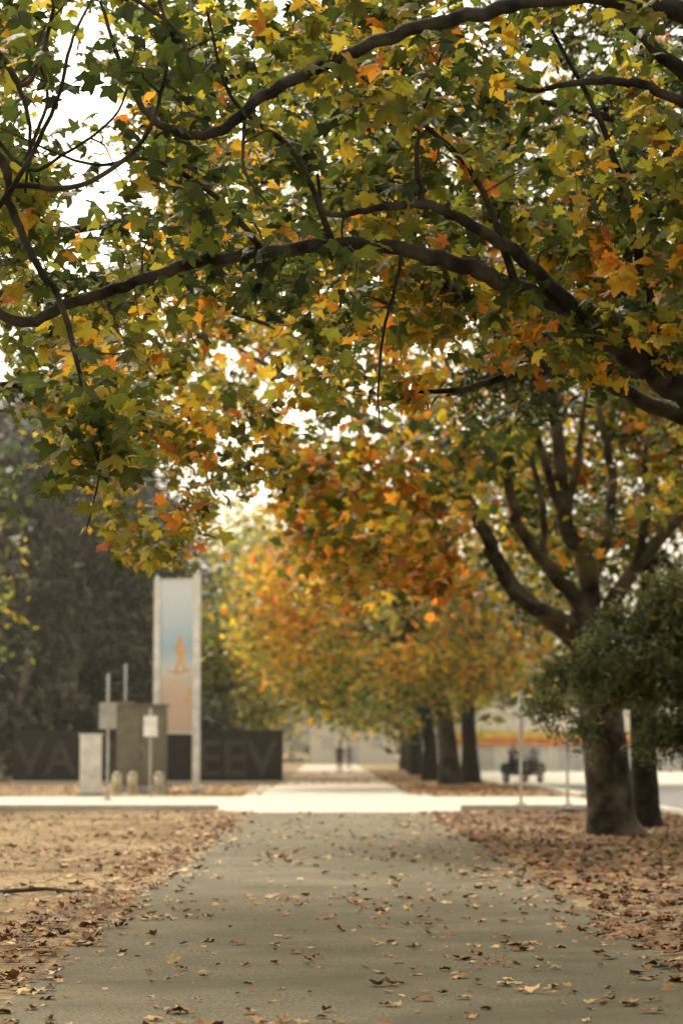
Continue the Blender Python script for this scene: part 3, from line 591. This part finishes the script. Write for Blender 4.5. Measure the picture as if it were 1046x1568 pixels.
C,r=catmull([(-4.2,24.8,.05),(-3.9,25.3,.09),(-3.6,25.5,.03)],[.013,.009,.004],4); t.add(C,r,6)
C,r=catmull([(-3.6,24.8,.04),(-3.4,24.5,.08),(-3.05,24.4,.03)],[.011,.008,.004],4); t.add(C,r,6)
t.obj('fallen_branch',M_stick,None)
t=Tubes()
for i in range(240):
    x=rg.choice([rg.uniform(-6,-1.8),rg.uniform(2.3,7),rg.uniform(2.3,7)]); y=rg.uniform(13,50); a=rg.uniform(0,6.28); l=rg.uniform(.08,.35)
    C,r=catmull([(x,y,.02),(x+l*.5*math.cos(a),y+l*.5*math.sin(a),.035),(x+l*math.cos(a+.2),y+l*math.sin(a+.2),.02)],[.005,.004,.002],2); t.add(C,r,4)
t.obj('fallen_twigs',M_stick,None)

# ------------------------------------------------------------ thin haze in the distance (real scattering air)
bm=bmesh.new(); bmesh.ops.create_cube(bm,size=1); bmesh.ops.scale(bm,vec=(400,250,30),verts=bm.verts)
me=bpy.data.meshes.new('haze'); bm.to_mesh(me); bm.free(); hz=bpy.data.objects.new('haze',me); hz.location=(0,190,14.9); COL.objects.link(hz)
hm=bpy.data.materials.new('haze_air'); hm.use_nodes=True; nt=hm.node_tree; nt.nodes.remove(nt.nodes['Principled BSDF'])
vs=nt.nodes.new('ShaderNodeVolumeScatter'); vs.inputs['Density'].default_value=.0006; vs.inputs['Color'].default_value=(1,.95,.82,1); vs.inputs['Anisotropy'].default_value=.2
nt.links.new(vs.outputs[0],nt.nodes['Material Output'].inputs['Volume']); me.materials.append(hm)

# ------------------------------------------------------------ light
SUN_EL=math.radians(48); AZ=math.radians(-22)
w=bpy.data.worlds.new('World'); scene.world=w; w.use_nodes=True; nt=w.node_tree
bg=nt.nodes['Background']; sky=nt.nodes.new('ShaderNodeTexSky'); sky.sky_type='NISHITA'; sky.sun_disc=False
sky.sun_elevation=SUN_EL; sky.sun_rotation=AZ; sky.air_density=1.5; sky.dust_density=6; sky.ozone_density=1
hs=nt.nodes.new('ShaderNodeHueSaturation'); hs.inputs['Saturation'].default_value=.22; hs.inputs['Value'].default_value=1.85; nt.links.new(sky.outputs[0],hs.inputs['Color'])
mx=nt.nodes.new('ShaderNodeMixRGB'); mx.blend_type='MULTIPLY'; mx.inputs['Fac'].default_value=1; mx.inputs['Color2'].default_value=(1.09,1.0,.83,1)
nt.links.new(hs.outputs[0],mx.inputs['Color1']); nt.links.new(mx.outputs[0],bg.inputs['Color']); bg.inputs['Strength'].default_value=.15
sl=bpy.data.lights.new('sun','SUN'); sl.energy=1.5; sl.angle=math.radians(16); sl.color=(1,.92,.78)
so=bpy.data.objects.new('sun',sl); COL.objects.link(so)
d=Vector((math.sin(AZ)*math.cos(SUN_EL),math.cos(AZ)*math.cos(SUN_EL),math.sin(SUN_EL)))
so.rotation_mode='QUATERNION'; so.rotation_quaternion=d.to_track_quat('Z','Y'); so.location=(0,0,30)

# ------------------------------------------------------------ camera
cd=bpy.data.cameras.new('camera'); cam=bpy.data.objects.new('camera',cd); COL.objects.link(cam); scene.camera=cam
cam.location=(0,0,1.5); cam.rotation_euler=(math.radians(90+5.57),0,math.radians(-.36))
cd.sensor_fit='HORIZONTAL'; cd.sensor_width=24; cd.lens=85; cd.clip_end=3000; cd.clip_start=.1
cd.dof.use_dof=True; cd.dof.focus_distance=16.5; cd.dof.aperture_fstop=2.0
